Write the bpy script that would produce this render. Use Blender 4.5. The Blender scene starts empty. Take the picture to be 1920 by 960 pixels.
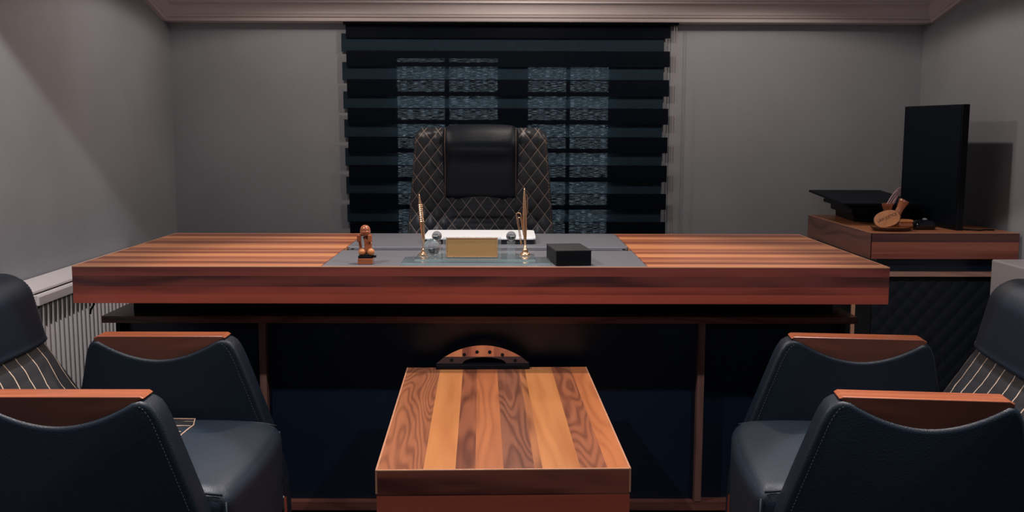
import bpy, bmesh, math, random
from mathutils import Vector, Matrix
PI = math.pi
random.seed(7)
sc = bpy.context.scene
COL = sc.collection

# ------------------------------------------------------------------ camera
cam_d = bpy.data.cameras.new('camera'); cam = bpy.data.objects.new('camera', cam_d); COL.objects.link(cam)
cam_d.sensor_width = 36; cam_d.lens = 1900/1920*36; cam_d.clip_start = .05
cam.matrix_world = (Matrix.Translation((0, 0, 1.165)) @ Matrix.Rotation(-10/1900, 4, 'Z')
                    @ Matrix.Rotation(PI/2 - math.atan(240/1900), 4, 'X') @ Matrix.Rotation(math.radians(.15), 4, 'Z'))
sc.camera = cam
# ------------------------------------------------------------------ view + world
sc.view_settings.view_transform = 'Standard'; sc.view_settings.look = 'None'
sc.view_settings.gamma = 1; sc.view_settings.use_curve_mapping = False
sc.view_settings.exposure = 0.0
W = bpy.data.worlds.new('dusk'); sc.world = W; W.use_nodes = True
wn = W.node_tree.nodes; wl = W.node_tree.links
bg = wn['Background']; bg.inputs['Color'].default_value = (.50, .66, .76, 1); bg.inputs['Strength'].default_value = 8.0
# ------------------------------------------------------------------ lamps (recessed ceiling spots, an added front spot, an added fill)
def spot(loc, aim, watts, deg=120, blend=.5, r=.035, col=(1, .86, .76)):
    d = bpy.data.lights.new('ceiling_or_fill_spot', 'SPOT'); d.energy = watts; d.spot_size = math.radians(deg)
    d.spot_blend = blend; d.shadow_soft_size = r; d.color = col
    o = bpy.data.objects.new('ceiling_or_fill_spot', d); COL.objects.link(o); o.location = loc
    o.rotation_euler = (Vector(aim)-Vector(loc)).to_track_quat('-Z', 'Y').to_euler()
    return o
spot((-.05, 2.88, 2.08), (-.05, 2.88, 0), 60, 82, .3, .02)
spot((.08, 3.91, 1.83), (.08, 3.91, 0), 9, 178, .2, .035)
spot((1.05, 3.80, 1.82), (1.05, 3.80, 0), 10, 158, .15, .02)
spot((-.78, 3.80, 1.82), (-.78, 3.80, 0), 8, 158, .15, .02)
spot((-1.00, 2.00, 2.20), (-1.00, 2.00, 0), 74, 115, .06, .02, (1, .92, .92))
spot((.95, 2.00, 2.20), (.95, 2.00, 0), 58, 115, .06, .02, (1, .92, .92))
spot((-1.05, 1.82, 2.25), (-1.05, 1.82, 0), 120, 37.5, .05, .02, (1, .91, .90))
spot((1.05, 1.82, 2.25), (1.05, 1.82, 0), 120, 37.5, .05, .02, (1, .91, .90))
spot((0, .80, 2.45), (0, .80, 0), 32, 78, .2, .03, (1, .90, .86))  # unseen spot added up front to brighten the coffee table face
def area(loc, aim, watts, size, col):
    d = bpy.data.lights.new('fill_light', 'AREA'); d.energy = watts; d.size = size; d.color = col
    o = bpy.data.objects.new('fill_light', d); COL.objects.link(o); o.location = loc
    o.rotation_euler = (Vector(aim)-Vector(loc)).to_track_quat('-Z', 'Y').to_euler()
area((0, -1.2, 2.2), (0, 4, 1.3), 6, 1.2, (.7, .85, 1))  # weak bluish fill added behind the camera, not a real source

# ------------------------------------------------------------------ materials
def S(v): return tuple((c/12.92 if c <= .04045 else ((c+.055)/1.055)**2.4) for c in [x/255 for x in v])+(1,)
def mat(name, base=(.5, .5, .5, 1), rough=.5, metal=0, spec=.5, bump=0, bscale=200, **k):
    m = bpy.data.materials.new(name); m.use_nodes = True; nt = m.node_tree; b = nt.nodes['Principled BSDF']
    if len(base) == 3: base = tuple(base)+(1,)
    b.inputs['Base Color'].default_value = base; b.inputs['Roughness'].default_value = rough
    b.inputs['Metallic'].default_value = metal; b.inputs['Specular IOR Level'].default_value = spec
    for kk, v in k.items(): b.inputs[kk.replace('_', ' ')].default_value = v
    tc = nt.nodes.new('ShaderNodeTexCoord'); n = nt.nodes.new('ShaderNodeTexNoise')
    n.inputs['Scale'].default_value = bscale; n.inputs['Detail'].default_value = 4
    nt.links.new(tc.outputs['Object'], n.inputs['Vector'])
    if bump:
        bp = nt.nodes.new('ShaderNodeBump'); bp.inputs['Strength'].default_value = bump; bp.inputs['Distance'].default_value = .002
        nt.links.new(n.outputs['Fac'], bp.inputs['Height']); nt.links.new(bp.outputs['Normal'], b.inputs['Normal'])
    mr = nt.nodes.new('ShaderNodeMapRange'); mr.inputs['To Min'].default_value = max(0, rough-.05); mr.inputs['To Max'].default_value = rough+.05
    nt.links.new(n.outputs['Fac'], mr.inputs['Value']); nt.links.new(mr.outputs['Result'], b.inputs['Roughness'])
    return m
def nmath(nt, op, a, b=None, c=None):
    n = nt.nodes.new('ShaderNodeMath'); n.operation = op
    for i, v in enumerate((a, b, c)):
        if v is None: continue
        if isinstance(v, (int, float)): n.inputs[i].default_value = v
        else: nt.links.new(v, n.inputs[i])
    return n.outputs[0]
def wood(name, across, along, planks, rough=.36, coat=.12, freq=26, seed=0., offset=0., gscale=1.5):
    """planks: list of (end coordinate, base srgb, dark srgb, ring amount, distortion)"""
    m = bpy.data.materials.new(name); m.use_nodes = True; nt = m.node_tree; b = nt.nodes['Principled BSDF']; L = nt.links.new
    tc = nt.nodes.new('ShaderNodeTexCoord'); sp = nt.nodes.new('ShaderNodeSeparateXYZ'); L(tc.outputs['Object'], sp.inputs[0])
    A = nmath(nt, 'ADD', sp.outputs['XYZ'.index(across)], offset); G = sp.outputs['XYZ'.index(along)]
    lo = planks[0][0]; hi = planks[-1][0]   # first entry holds the start only
    f = nt.nodes.new('ShaderNodeMapRange'); f.inputs['From Min'].default_value = lo; f.inputs['From Max'].default_value = hi; L(A, f.inputs['Value'])
    def ramp(cols):
        r = nt.nodes.new('ShaderNodeValToRGB'); r.color_ramp.interpolation = 'CONSTANT'; el = r.color_ramp.elements
        st = lo
        for i, p in enumerate(planks[1:]):
            pos = (st-lo)/(hi-lo); st = p[0]
            if i == 0: e = el[0]; e.position = 0
            elif i == 1: e = el[1]; e.position = pos
            else: e = el.new(pos)
            e.color = cols(p, i)
        L(f.outputs[0], r.inputs[0]); return r.outputs['Color']
    cb = ramp(lambda p, i: S(p[1])); cd = ramp(lambda p, i: S(p[2]))
    pr = ramp(lambda p, i: (p[3], p[4]/2, (i*.37) % 1, 1))
    ps = nt.nodes.new('ShaderNodeSeparateColor'); L(pr, ps.inputs[0])
    cv = nt.nodes.new('ShaderNodeCombineXYZ')
    L(nmath(nt, 'MULTIPLY', A, 7), cv.inputs[0]); L(nmath(nt, 'MULTIPLY', G, gscale), cv.inputs[1])
    L(nmath(nt, 'MULTIPLY_ADD', ps.outputs[2], 31, seed), cv.inputs[2])
    n1 = nt.nodes.new('ShaderNodeTexNoise'); n1.inputs['Scale'].default_value = 1; n1.inputs['Detail'].default_value = 2.5; n1.inputs['Roughness'].default_value = .45
    L(cv.outputs[0], n1.inputs['Vector'])
    ph = nmath(nt, 'ADD', nmath(nt, 'MULTIPLY', nmath(nt, 'MULTIPLY', n1.outputs['Fac'], ps.outputs[1]), freq*2*6.28), nmath(nt, 'MULTIPLY', A, 120))
    s1 = nmath(nt, 'MULTIPLY_ADD', nmath(nt, 'SINE', ph), .5, .5)
    s1 = nmath(nt, 'POWER', s1, 1.6)
    # fine fibre streaks
    cv2 = nt.nodes.new('ShaderNodeCombineXYZ'); L(nmath(nt, 'MULTIPLY', A, 260), cv2.inputs[0]); L(nmath(nt, 'MULTIPLY', G, 5), cv2.inputs[1]); L(ps.outputs[2], cv2.inputs[2])
    n2 = nt.nodes.new('ShaderNodeTexNoise'); n2.inputs['Scale'].default_value = 1; n2.inputs['Detail'].default_value = 3; L(cv2.outputs[0], n2.inputs['Vector'])
    cv3 = nt.nodes.new('ShaderNodeCombineXYZ'); L(nmath(nt, 'MULTIPLY', A, 22), cv3.inputs[0]); L(nmath(nt, 'MULTIPLY', G, 1.1), cv3.inputs[1]); L(nmath(nt, 'ADD', ps.outputs[2], seed), cv3.inputs[2])
    n3 = nt.nodes.new('ShaderNodeTexNoise'); n3.inputs['Scale'].default_value = 1; n3.inputs['Detail'].default_value = 2; L(cv3.outputs[0], n3.inputs['Vector'])
    fac = nmath(nt, 'MULTIPLY', s1, ps.outputs[0])
    fac = nmath(nt, 'ADD', fac, nmath(nt, 'MULTIPLY', nmath(nt, 'SUBTRACT', n2.outputs['Fac'], .45), .45))
    fac = nmath(nt, 'ADD', fac, nmath(nt, 'MULTIPLY', nmath(nt, 'SUBTRACT', n3.outputs['Fac'], .42), 1.3))
    cl = nt.nodes.new('ShaderNodeClamp'); L(fac, cl.inputs[0])
    mx = nt.nodes.new('ShaderNodeMix'); mx.data_type = 'RGBA'; L(cl.outputs[0], mx.inputs[0]); L(cb, mx.inputs[6]); L(cd, mx.inputs[7])
    L(mx.outputs[2], b.inputs['Base Color'])
    b.inputs['Roughness'].default_value = rough; b.inputs['Coat Weight'].default_value = coat; b.inputs['Coat Roughness'].default_value = .12
    b.inputs['Specular IOR Level'].default_value = .4
    return m
def quilt_mat(name, w, h, base, rough=.42, zig=False, line=(.42, .32, .25), ox=0., oz=0., thr=.024):
    m = mat(name, base, rough, bump=.25, bscale=350); nt = m.node_tree; b = nt.nodes['Principled BSDF']; L = nt.links.new
    uv = nt.nodes.new('ShaderNodeUVMap'); uv.uv_map = 'q'; sp = nt.nodes.new('ShaderNodeSeparateXYZ'); L(uv.outputs[0], sp.inputs[0])
    u = nmath(nt, 'MULTIPLY', sp.outputs[0], 1/w); v = nmath(nt, 'MULTIPLY', sp.outputs[1], 1/h)
    def dist(x): return nmath(nt, 'ABSOLUTE', nmath(nt, 'SUBTRACT', nmath(nt, 'FRACT', nmath(nt, 'ADD', x, 100.5)), .5))
    d = nmath(nt, 'MINIMUM', dist(nmath(nt, 'ADD', u, v)), dist(nmath(nt, 'SUBTRACT', u, v)))
    if zig:   # long seams running one way, each kinking a little at every quilting point
        tri = nmath(nt, 'MULTIPLY', nmath(nt, 'ABSOLUTE', nmath(nt, 'SUBTRACT', nmath(nt, 'FRACT', nmath(nt, 'ADD', v, 100.0)), .5)), .34)
        d = dist(nmath(nt, 'ADD', u, tri))
    fac = nmath(nt, 'LESS_THAN', d, thr)
    mx = nt.nodes.new('ShaderNodeMix'); mx.data_type = 'RGBA'; L(fac, mx.inputs[0]); mx.inputs[6].default_value = tuple(base)+(1,); mx.inputs[7].default_value = tuple(line)+(1,)
    L(mx.outputs[2], b.inputs['Base Color'])
    return m
def wall_mat(name, c, rough=.75):
    m = mat(name, c, rough, bump=.25, bscale=90, spec=.25); nt = m.node_tree; b = nt.nodes['Principled BSDF']
    tc = nt.nodes.new('ShaderNodeTexCoord'); n = nt.nodes.new('ShaderNodeTexNoise'); n.inputs['Scale'].default_value = 1.7; n.inputs['Detail'].default_value = 3
    nt.links.new(tc.outputs['Object'], n.inputs['Vector'])
    r = nt.nodes.new('ShaderNodeValToRGB'); r.color_ramp.elements[0].color = tuple(x*.9 for x in c)+(1,); r.color_ramp.elements[1].color = tuple(x*1.08 for x in c)+(1,)
    r.color_ramp.elements[0].position = .3; r.color_ramp.elements[1].position = .7
    nt.links.new(n.outputs['Fac'], r.inputs[0]); nt.links.new(r.outputs[0], b.inputs['Base Color']); return m
def fabric_mat(name, base, thin, glow):
    """woven blind cloth: dark yarn, a little light passes through gaps (uneven slub weave)"""
    m = bpy.data.materials.new(name); m.use_nodes = True; nt = m.node_tree; b = nt.nodes['Principled BSDF']; L = nt.links.new
    b.inputs['Base Color'].default_value = tuple(base)+(1,); b.inputs['Roughness'].default_value = .6; b.inputs['Specular IOR Level'].default_value = .08
    tc = nt.nodes.new('ShaderNodeTexCoord'); mp = nt.nodes.new('ShaderNodeMapping'); mp.inputs['Scale'].default_value = (36, 1, 1200); L(tc.outputs['Object'], mp.inputs[0])
    n = nt.nodes.new('ShaderNodeTexNoise'); n.inputs['Scale'].default_value = 1; n.inputs['Detail'].default_value = 3; L(mp.outputs[0], n.inputs['Vector'])
    mr = nt.nodes.new('ShaderNodeMapRange'); mr.inputs['From Min'].default_value = .46; mr.inputs['From Max'].default_value = .76
    mr.inputs['To Min'].default_value = 0.0; mr.inputs['To Max'].default_value = thin; L(n.outputs['Fac'], mr.inputs[0])
    tr = nt.nodes.new('ShaderNodeBsdfTransparent'); tl = nt.nodes.new('ShaderNodeBsdfTranslucent'); tl.inputs['Color'].default_value = (.30, .42, .5, 1)
    m1 = nt.nodes.new('ShaderNodeMixShader'); m1.inputs[0].default_value = glow; L(b.outputs[0], m1.inputs[1]); L(tl.outputs[0], m1.inputs[2])
    m2 = nt.nodes.new('ShaderNodeMixShader'); L(mr.outputs[0], m2.inputs[0]); L(m1.outputs[0], m2.inputs[1]); L(tr.outputs[0], m2.inputs[2])
    L(m2.outputs[0], nt.nodes['Material Output'].inputs['Surface']); return m
def glass_mat(name, c, rough=.02):
    return mat(name, c, rough, Transmission_Weight=1.0, IOR=1.5)

M = {}
M['wall'] = wall_mat('grey_wallpaper', (.33, .345, .375))
M['ceil'] = wall_mat('white_ceiling_paint', (.62, .58, .57))
M['crown'] = mat('white_plaster_moulding', (.66, .59, .58), .5)
M['floor'] = wood('dark_floor_boards', 'X', 'Y', [(-3,)]+[(-3+.19*(i+1), (38+5*(i % 3), 30+4*(i % 3), 28+3*(i % 3)), (22, 18, 17), .4, .4) for i in range(32)], .4)
M['leather'] = mat('black_navy_leather', (.0045, .0115, .0215), .44, bump=.35, bscale=420, spec=.4)
M['leather_seat'] = mat('worn_black_leather', (.011, .021, .034), .44, bump=.45, bscale=300, spec=.45)
M['quilt'] = quilt_mat('quilted_black_leather', .056, .072, (.034, .041, .050), rough=.38, line=(.42, .33, .27))
M['quilt2'] = quilt_mat('quilted_armchair_leather', .058, .11, (.02, .022, .026), line=(.62, .47, .34), thr=.032, zig=True)
M['quiltp'] = quilt_mat('dark_quilted_panel', .06, .07, (.002, .006, .014), line=(.004, .009, .018), rough=.65)
M['stitch'] = mat('beige_thread', S((200, 165, 140)), .6)
M['thread_dim'] = mat('pale_thread', S((105, 104, 106)), .6)
M['armwood'] = wood('varnished_armrest_wood', 'Y', 'X', [(-.6,), (-.34, (168, 94, 62), (116, 62, 44), .25, .3), (-.28, (172, 98, 64), (112, 60, 42), .25, .25), (.28, (168, 94, 62), (116, 62, 44), .25, .3), (.34, (172, 98, 64), (112, 60, 42), .25, .3), (.6, (168, 94, 62), (116, 62, 44), .2, .3)], .25, .3)
M['capside'] = wood('armrest_side_painted_shade', 'Z', 'X', [(0,), (.61, (104, 62, 50), (66, 38, 32), .3, .3), (.8, (108, 64, 52), (68, 40, 34), .3, .3)], .4, .1)  # shade on the cap sides painted as a darker tone of the wood
M['black'] = mat('matt_black', (.0022, .0036, .0065), .5, spec=.2)
M['blackgloss'] = mat('black_gloss_plastic', (.004, .005, .008), .12)
M['navy'] = mat('dark_navy_lacquer', (.0055, .012, .026), .30, spec=.5)
M['screen'] = mat('dark_screen_panel', (.0015, .005, .012), .5, spec=.15)
M['darkwood'] = wood('dark_walnut_trim', 'Z', 'X', [(0,), (.3, (118, 74, 64), (66, 40, 38), .4, .3), (.59, (118, 74, 64), (66, 40, 38), .4, .3), (.7, (122, 76, 66), (38, 24, 24), .4, .3)], .3)
M['postwood'] = wood('walnut_upright_trim', 'X', 'Z', [(-2,), (2, (118, 88, 80), (74, 52, 48), .4, .3)], .3)
M['edge'] = mat('light_oak_edge_banding', S((205, 150, 118)), .35)
M['padgrey'] = mat('grey_desk_leather', (.17, .175, .20), .30, bump=.2, bscale=500)
M['chrome'] = mat('polished_chrome', (.75, .75, .78), .12, 1)
M['silver'] = mat('silver_aluminium', (.80, .84, .87), .35, .0)
M['gold'] = mat('polished_gold', S((238, 190, 148)), .28, .9)
M['goldplate'] = mat('brushed_gold_plate', S((205, 160, 105)), .38, .75)
def thin_glass(name, tint, gl=.10):
    m = bpy.data.materials.new(name); m.use_nodes = True; nt = m.node_tree; nt.nodes.remove(nt.nodes['Principled BSDF']); L = nt.links.new
    t = nt.nodes.new('ShaderNodeBsdfTransparent'); t.inputs[0].default_value = tuple(tint)+(1,); g = nt.nodes.new('ShaderNodeBsdfGlossy'); g.inputs['Roughness'].default_value = .03
    f = nt.nodes.new('ShaderNodeFresnel'); f.inputs[0].default_value = 1.5; mx = nt.nodes.new('ShaderNodeMixShader'); geo = nt.nodes.new('ShaderNodeNewGeometry'); L(nmath(nt, 'MULTIPLY', nmath(nt, 'ADD', f.outputs[0], gl), nmath(nt, 'SUBTRACT', 1.0, geo.outputs['Backfacing'])), mx.inputs[0])
    df = nt.nodes.new('ShaderNodeBsdfDiffuse'); df.inputs[0].default_value = tuple(tint)+(1,); m0 = nt.nodes.new('ShaderNodeMixShader'); m0.inputs[0].default_value = .10; L(t.outputs[0], m0.inputs[1]); L(df.outputs[0], m0.inputs[2])
    L(m0.outputs[0], mx.inputs[1]); L(g.outputs[0], mx.inputs[2]); L(mx.outputs[0], nt.nodes['Material Output'].inputs['Surface']); return m
M['plate'] = thin_glass('teal_tinted_glass_plate', (.84, .93, .95), .12)
M['clear'] = thin_glass('clear_glass_block', (.88, .92, .93), .08)
M['glass'] = glass_mat('clear_crystal', (.93, .97, .97))
M['glassgreen'] = glass_mat('green_edged_glass', (.72, .86, .87))
M['pane'] = glass_mat('window_glass', (.95, .97, 1))
M['white'] = mat('white_radiator_enamel', (.82, .78, .78), .35)
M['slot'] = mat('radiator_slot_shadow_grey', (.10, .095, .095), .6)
M['whitecab'] = mat('white_painted_board', (.5, .48, .49), .4)
M['frame'] = mat('window_frame_paint', (.05, .06, .07), .5)
M['bandA'] = fabric_mat('opaque_blind_cloth', (.0012, .0035, .009), .30, .004)
M['bandB'] = fabric_mat('lighter_blind_cloth', (.018, .036, .055), .30, .06)
M['cord'] = mat('pale_pink_bead_cord', (.45, .38, .37), .5)
M['carved'] = wood('turned_reddish_wood', 'X', 'Z', [(-1,), (1, (160, 94, 62), (104, 50, 34), .35, .3)], .25, .7)
M['carved_light'] = wood('pale_olive_wood', 'X', 'Z', [(-1,), (1, (206, 138, 84), (150, 86, 48), .3, .35)], .3, .5)
M['burnt'] = mat('burnt_lettering', S((60, 26, 16)), .6)
M['bead'] = mat('mauve_prayer_beads', S((196, 160, 160)), .2)
M['traydark'] = mat('dark_bark_rim', S((50, 32, 26)), .4)
tt = [(-.26,), (-.164, (176, 112, 78), (108, 62, 46), .52, 1.2), (-.099, (212, 144, 88), (178, 108, 62), .3, .25), (-.057, (158, 96, 68), (88, 48, 38), .62, .6),
      (-.0, (190, 118, 76), (140, 80, 52), .4, .45), (.062, (152, 98, 74), (88, 52, 42), .58, 1.1), (.078, (184, 120, 78), (112, 66, 44), .6, .5),
      (.156, (208, 140, 86), (172, 104, 60), .35, .35), (.211, (166, 102, 72), (98, 54, 40), .55, 1.0), (.26, (200, 124, 78), (152, 86, 52), .35, .45)]
M['tabletop'] = wood('striped_walnut_table_veneer', 'X', 'Y', tt, .30, .25, freq=24, gscale=.9)
def deskstripes():
    p = [(2.80,)]; y = 2.80; i = 0; rnd = random.Random(5)
    cols = [((206, 138, 96), (164, 98, 66)), ((150, 90, 66), (104, 58, 46)), ((196, 128, 90), (150, 90, 64)), ((172, 106, 76), (112, 64, 50)), ((216, 148, 102), (184, 116, 78))]
    while y < 3.72:
        w = rnd.choice([.03, .045, .06, .08]); y += w; c = cols[i % 5]; i += 1
        p.append((y, c[0], c[1], .45, .25))
    return p
M['desktop'] = wood('striped_walnut_desk_veneer', 'Y', 'X', deskstripes(), .36, .10, freq=9)
M['deskface'] = wood('reddish_walnut_front', 'Z', 'X', [(.66,), (.700, (160, 78, 62), (132, 62, 52), .3, .2), (.722, (146, 70, 58), (96, 48, 42), .5, .5), (.752, (108, 58, 52), (64, 38, 38), .8, .7), (.80, (132, 68, 60), (84, 46, 44), .5, .5)], .33, .3, freq=5)
M['tableface'] = wood('walnut_table_front', 'Z', 'X', [(-.2,), (.425, (198, 100, 78), (170, 82, 64), .3, .15), (.49, (160, 92, 76), (92, 50, 46), .8, 1.3)], .33, .3, freq=5, seed=4)
M['sideface'] = wood('walnut_side_unit_front', 'Z', 'X', [(.66,), (.70, (150, 84, 68), (112, 60, 50), .4, .3), (.745, (164, 94, 74), (120, 66, 54), .4, .3), (.80, (96, 58, 52), (60, 36, 36), .5, .5)], .33, .3, freq=5, seed=9)
M['sideend'] = wood('walnut_side_unit_end', 'Z', 'Y', [(.66,), (.72, (150, 92, 72), (96, 56, 46), .6, .8), (.80, (140, 90, 74), (92, 56, 48), .6, .8)], .33, .3, freq=5, seed=2)
M['strip'] = wood('pale_walnut_strip', 'Z', 'X', [(.5,), (.7, (196, 150, 130), (150, 106, 90), .4, .3)], .35)
M['archwood'] = wood('striped_arch_wood', 'X', 'Z', [(-.2,), (-.06, (222, 146, 98), (190, 112, 72), .3, .3), (-.02, (190, 110, 76), (110, 56, 42), .8, .4), (.03, (214, 134, 90), (180, 100, 66), .3, .3), (.2, (200, 122, 82), (150, 84, 58), .5, .4)], .3, .3, freq=6)
M['archdark'] = mat('arch_band_painted_shade', S((66, 42, 38)), .35)  # shade on the arch's lower part painted darker; upper wood kept lighter

# ------------------------------------------------------------------ mesh helpers
def box(bm, x0, x1, y0, y1, z0, z1, mtx=None):
    vs = [bm.verts.new((x, y, z)) for x in (x0, x1) for y in (y0, y1) for z in (z0, z1)]
    if mtx is not None:
        for v in vs: v.co = mtx @ v.co
    for f in ((0, 1, 3, 2), (4, 6, 7, 5), (0, 4, 5, 1), (2, 3, 7, 6), (0, 2, 6, 4), (1, 5, 7, 3)): bm.faces.new([vs[i] for i in f])
def prism(bm, pts, plane, a, b):
    def P(p, t):
        return {'XZ': (p[0], t, p[1]), 'XY': (p[0], p[1], t), 'YZ': (t, p[0], p[1])}[plane]
    A = [bm.verts.new(P(p, a)) for p in pts]; B = [bm.verts.new(P(p, b)) for p in pts]; n = len(pts)
    bm.faces.new(A); bm.faces.new(B[::-1])
    for i in range(n): bm.faces.new((A[i], B[i], B[(i+1) % n], A[(i+1) % n]))
def loft(bm, rings, cap=True, closed=True, uvf=None):
    R = [[bm.verts.new(p) for p in r] for r in rings]; n = len(R[0]); m = n if closed else n-1
    for a, b in zip(R, R[1:]):
        for i in range(m): bm.faces.new((a[i], a[(i+1) % n], b[(i+1) % n], b[i]))
    if cap and closed: bm.faces.new(R[0][::-1]); bm.faces.new(R[-1])
    return R
def lathe(bm, prof, n=24, mtx=Matrix()):
    rings = [[mtx @ Vector((r*math.cos(2*PI*i/n), r*math.sin(2*PI*i/n), z)) for i in range(n)] for r, z in prof]
    loft(bm, rings)
def ball(bm, c, r, n=16, sz=1.0):
    prof = [(max(1e-5, r*math.sin(PI*i/n)), -r*sz*math.cos(PI*i/n)) for i in range(n+1)]
    lathe(bm, prof, n*2 if n > 8 else 10, Matrix.Translation(c))
def tube(bm, pts, r, n=8):
    pts = [Vector(p) for p in pts]; rings = []; rr = r if isinstance(r, (list, tuple)) else [r]*len(pts)
    up = None
    for i, p in enumerate(pts):
        t = (pts[min(i+1, len(pts)-1)]-pts[max(i-1, 0)]).normalized()
        if up is None:
            up = Vector((0, 0, 1)) if abs(t.z) < .9 else Vector((1, 0, 0))
        s = t.cross(up).normalized(); up = s.cross(t).normalized()
        rings.append([p + s*rr[i]*math.cos(2*PI*k/n)+up*rr[i]*math.sin(2*PI*k/n) for k in range(n)])
    loft(bm, rings)
def cushion(bm, x0, x1, y0, y1, z0, z1, r, puff=0., n=20, mtx=None, rb=None, fn=None):
    c = Vector(((x0+x1)/2, (y0+y1)/2, (z0+z1)/2)); h = Vector(((x1-x0)/2, (y1-y0)/2, (z1-z0)/2))
    g = [math.sin(PI/2*(2*i/n-1)) for i in range(n+1)]; cache = {}
    def V(a, b, d):
        k = (round(a, 5), round(b, 5), round(d, 5))
        if k in cache: return cache[k]
        q = Vector((a*h.x, b*h.y, d*h.z)); rr = min(r, h.x, h.y, h.z)
        inn = Vector((max(-h.x+rr, min(h.x-rr, q.x)), max(-h.y+rr, min(h.y-rr, q.y)), max(-h.z+rr, min(h.z-rr, q.z))))
        dd = q-inn; p = inn + (dd.normalized()*rr if dd.length > 1e-9 else dd)
        if d > 0: p.z += puff*(1-a*a)*(1-b*b)*d
        p += c
        if fn: p = fn(p)
        if mtx is not None: p = mtx @ p
        cache[k] = bm.verts.new(p); return cache[k]
    for i in range(n):
        for j in range(n):
            a, b, c2, d = g[i], g[i+1], g[j], g[j+1]
            for s in (-1, 1):
                for f in ((lambda u, v: (s, u, v)), (lambda u, v: (u, s, v)), (lambda u, v: (u, v, s))):
                    try: bm.faces.new([V(*f(a, c2)), V(*f(b, c2)), V(*f(b, d)), V(*f(a, d))])
                    except ValueError: pass
def obj(name, bm, m, parent=None, bevel=0, smooth=False, loc=None, seg=2):
    bmesh.ops.recalc_face_normals(bm, faces=bm.faces)
    me = bpy.data.meshes.new(name); bm.to_mesh(me); bm.free()
    ms = m if isinstance(m, (list, tuple)) else [m]
    for q in ms: me.materials.append(q)
    o = bpy.data.objects.new(name, me); COL.objects.link(o)
    if parent: o.parent = parent
    if loc: o.location = loc
    if smooth:
        for p in me.polygons: p.use_smooth = True
    if bevel:
        b = o.modifiers.new('bevel', 'BEVEL'); b.width = bevel; b.segments = seg; b.limit_method = 'ANGLE'; b.angle_limit = math.radians(35)
        b.harden_normals = False
    return o
def thing(name, label, cat, loc=(0, 0, 0), rz=0, group=None):
    o = bpy.data.objects.new(name, None); COL.objects.link(o); o.location = loc; o.rotation_euler = (0, 0, rz)
    o['label'] = label; o['category'] = cat
    if group: o['group'] = group
    return o
def tag(o, label, cat, group=None):
    o['label'] = label; o['category'] = cat
    if group: o['group'] = group
    return o
def structure(o): o['kind'] = 'structure'; return o
def NB(): return bmesh.new()
def bx(name, dims, m, parent=None, bevel=0, **k):
    b = NB(); box(b, *dims); return obj(name, b, m, parent, bevel, **k)

# ================================================================== ROOM
YB = 4.60; XL = -1.50
def xr(y): return 1.857 + .085*(YB-y)
SL = .27
def zc(y): return 1.725 + SL*(4.44-max(y, 1.0))
structure(bx('floor', (-2.2, 2.9, -2.0, 4.8, -.1, 0), M['floor']))
# back wall with a window opening
WX0, WX1, WZ0, WZ1 = -.53, .50, .62, 1.49
b = NB()
for d in ((-1.6, WX0, 0, 1.85), (WX1, 2.0, 0, 1.85), (WX0, WX1, 0, WZ0), (WX0, WX1, WZ1, 1.85)): box(b, d[0], d[1], YB, YB+.16, d[2], d[3])
structure(obj('wall_back', b, M['wall']))
b = NB(); prism(b, [(-2, 0), (YB+.1, 0), (YB+.1, 1.75), (4.44, 1.80), (1, 2.72), (-2, 2.72)], 'YZ', XL-.12, XL); structure(obj('wall_left', b, M['wall']))
b = NB()
A = [b.verts.new((xr(y), y, z)) for y, z in ((-2, 0), (YB+.1, 0), (YB+.1, 1.75), (4.44, 1.80), (1, 2.72), (-2, 2.72))]
B = [b.verts.new((v.co.x+.12, v.co.y, v.co.z)) for v in A]
b.faces.new(A); b.faces.new(B[::-1])
for i in range(6): b.faces.new((A[i], B[i], B[(i+1) % 6], A[(i+1) % 6]))
structure(obj('wall_right', b, M['wall']))
structure(bx('wall_front', (-2.2, 2.9, -2.1, -2.0, 0, 2.8), M['wall']))
b = NB(); prism(b, [(YB+.1, zc(YB+.1)), (1.0, zc(1)), (-2, zc(1)), (-2, zc(1)+.1), (1.0, zc(1)+.1), (YB+.1, zc(YB+.1)+.1)], 'YZ', -1.7, 2.6)
structure(obj('ceiling', b, M['ceil']))
# crown moulding
b = NB()
prof = [(0, 0), (.100, 0), (.102, .008), (.100, .013), (.112, .017), (.114, .022), (.116, .026)]
for i in range(7):
    t = i/6*PI/2; prof.append((.120+.036*(1-math.cos(t)), .028+.042*math.sin(t)))
prof += [(.160, .072), (.160, .080), (.170, .082), (.170, .12), (0, .16)]
prism(b, [(YB-d, 1.6245+h) for d, h in prof], 'YZ', XL+.002, xr(4.5)-.002)
structure(obj('trim_1', b, M['crown'], smooth=False))
def side_crown(name, side):
    b = NB(); pr = [(0, 0), (.020, 0), (.022, .010), (.030, .014), (.034, .020)]
    for i in range(6):
        t = i/5*PI/2; pr.append((.038+.030*(1-math.cos(t)), .022+.040*math.sin(t)))
    pr += [(.074, .066), (.074, .074), (.084, .078), (.084, .13), (0, .13)]
    rings = []
    for y in (4.497, 3.5, 2.2, 1.0):
        zb = 1.6245+SL*(4.5-y)
        rings.append([((XL+p[0]) if side < 0 else (xr(y)-p[0]), y, zb+p[1]) for p in pr])
    loft(b, rings); structure(obj(name, b, M['crown']))
side_crown('trim_2', -1); side_crown('trim_3', 1)
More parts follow.
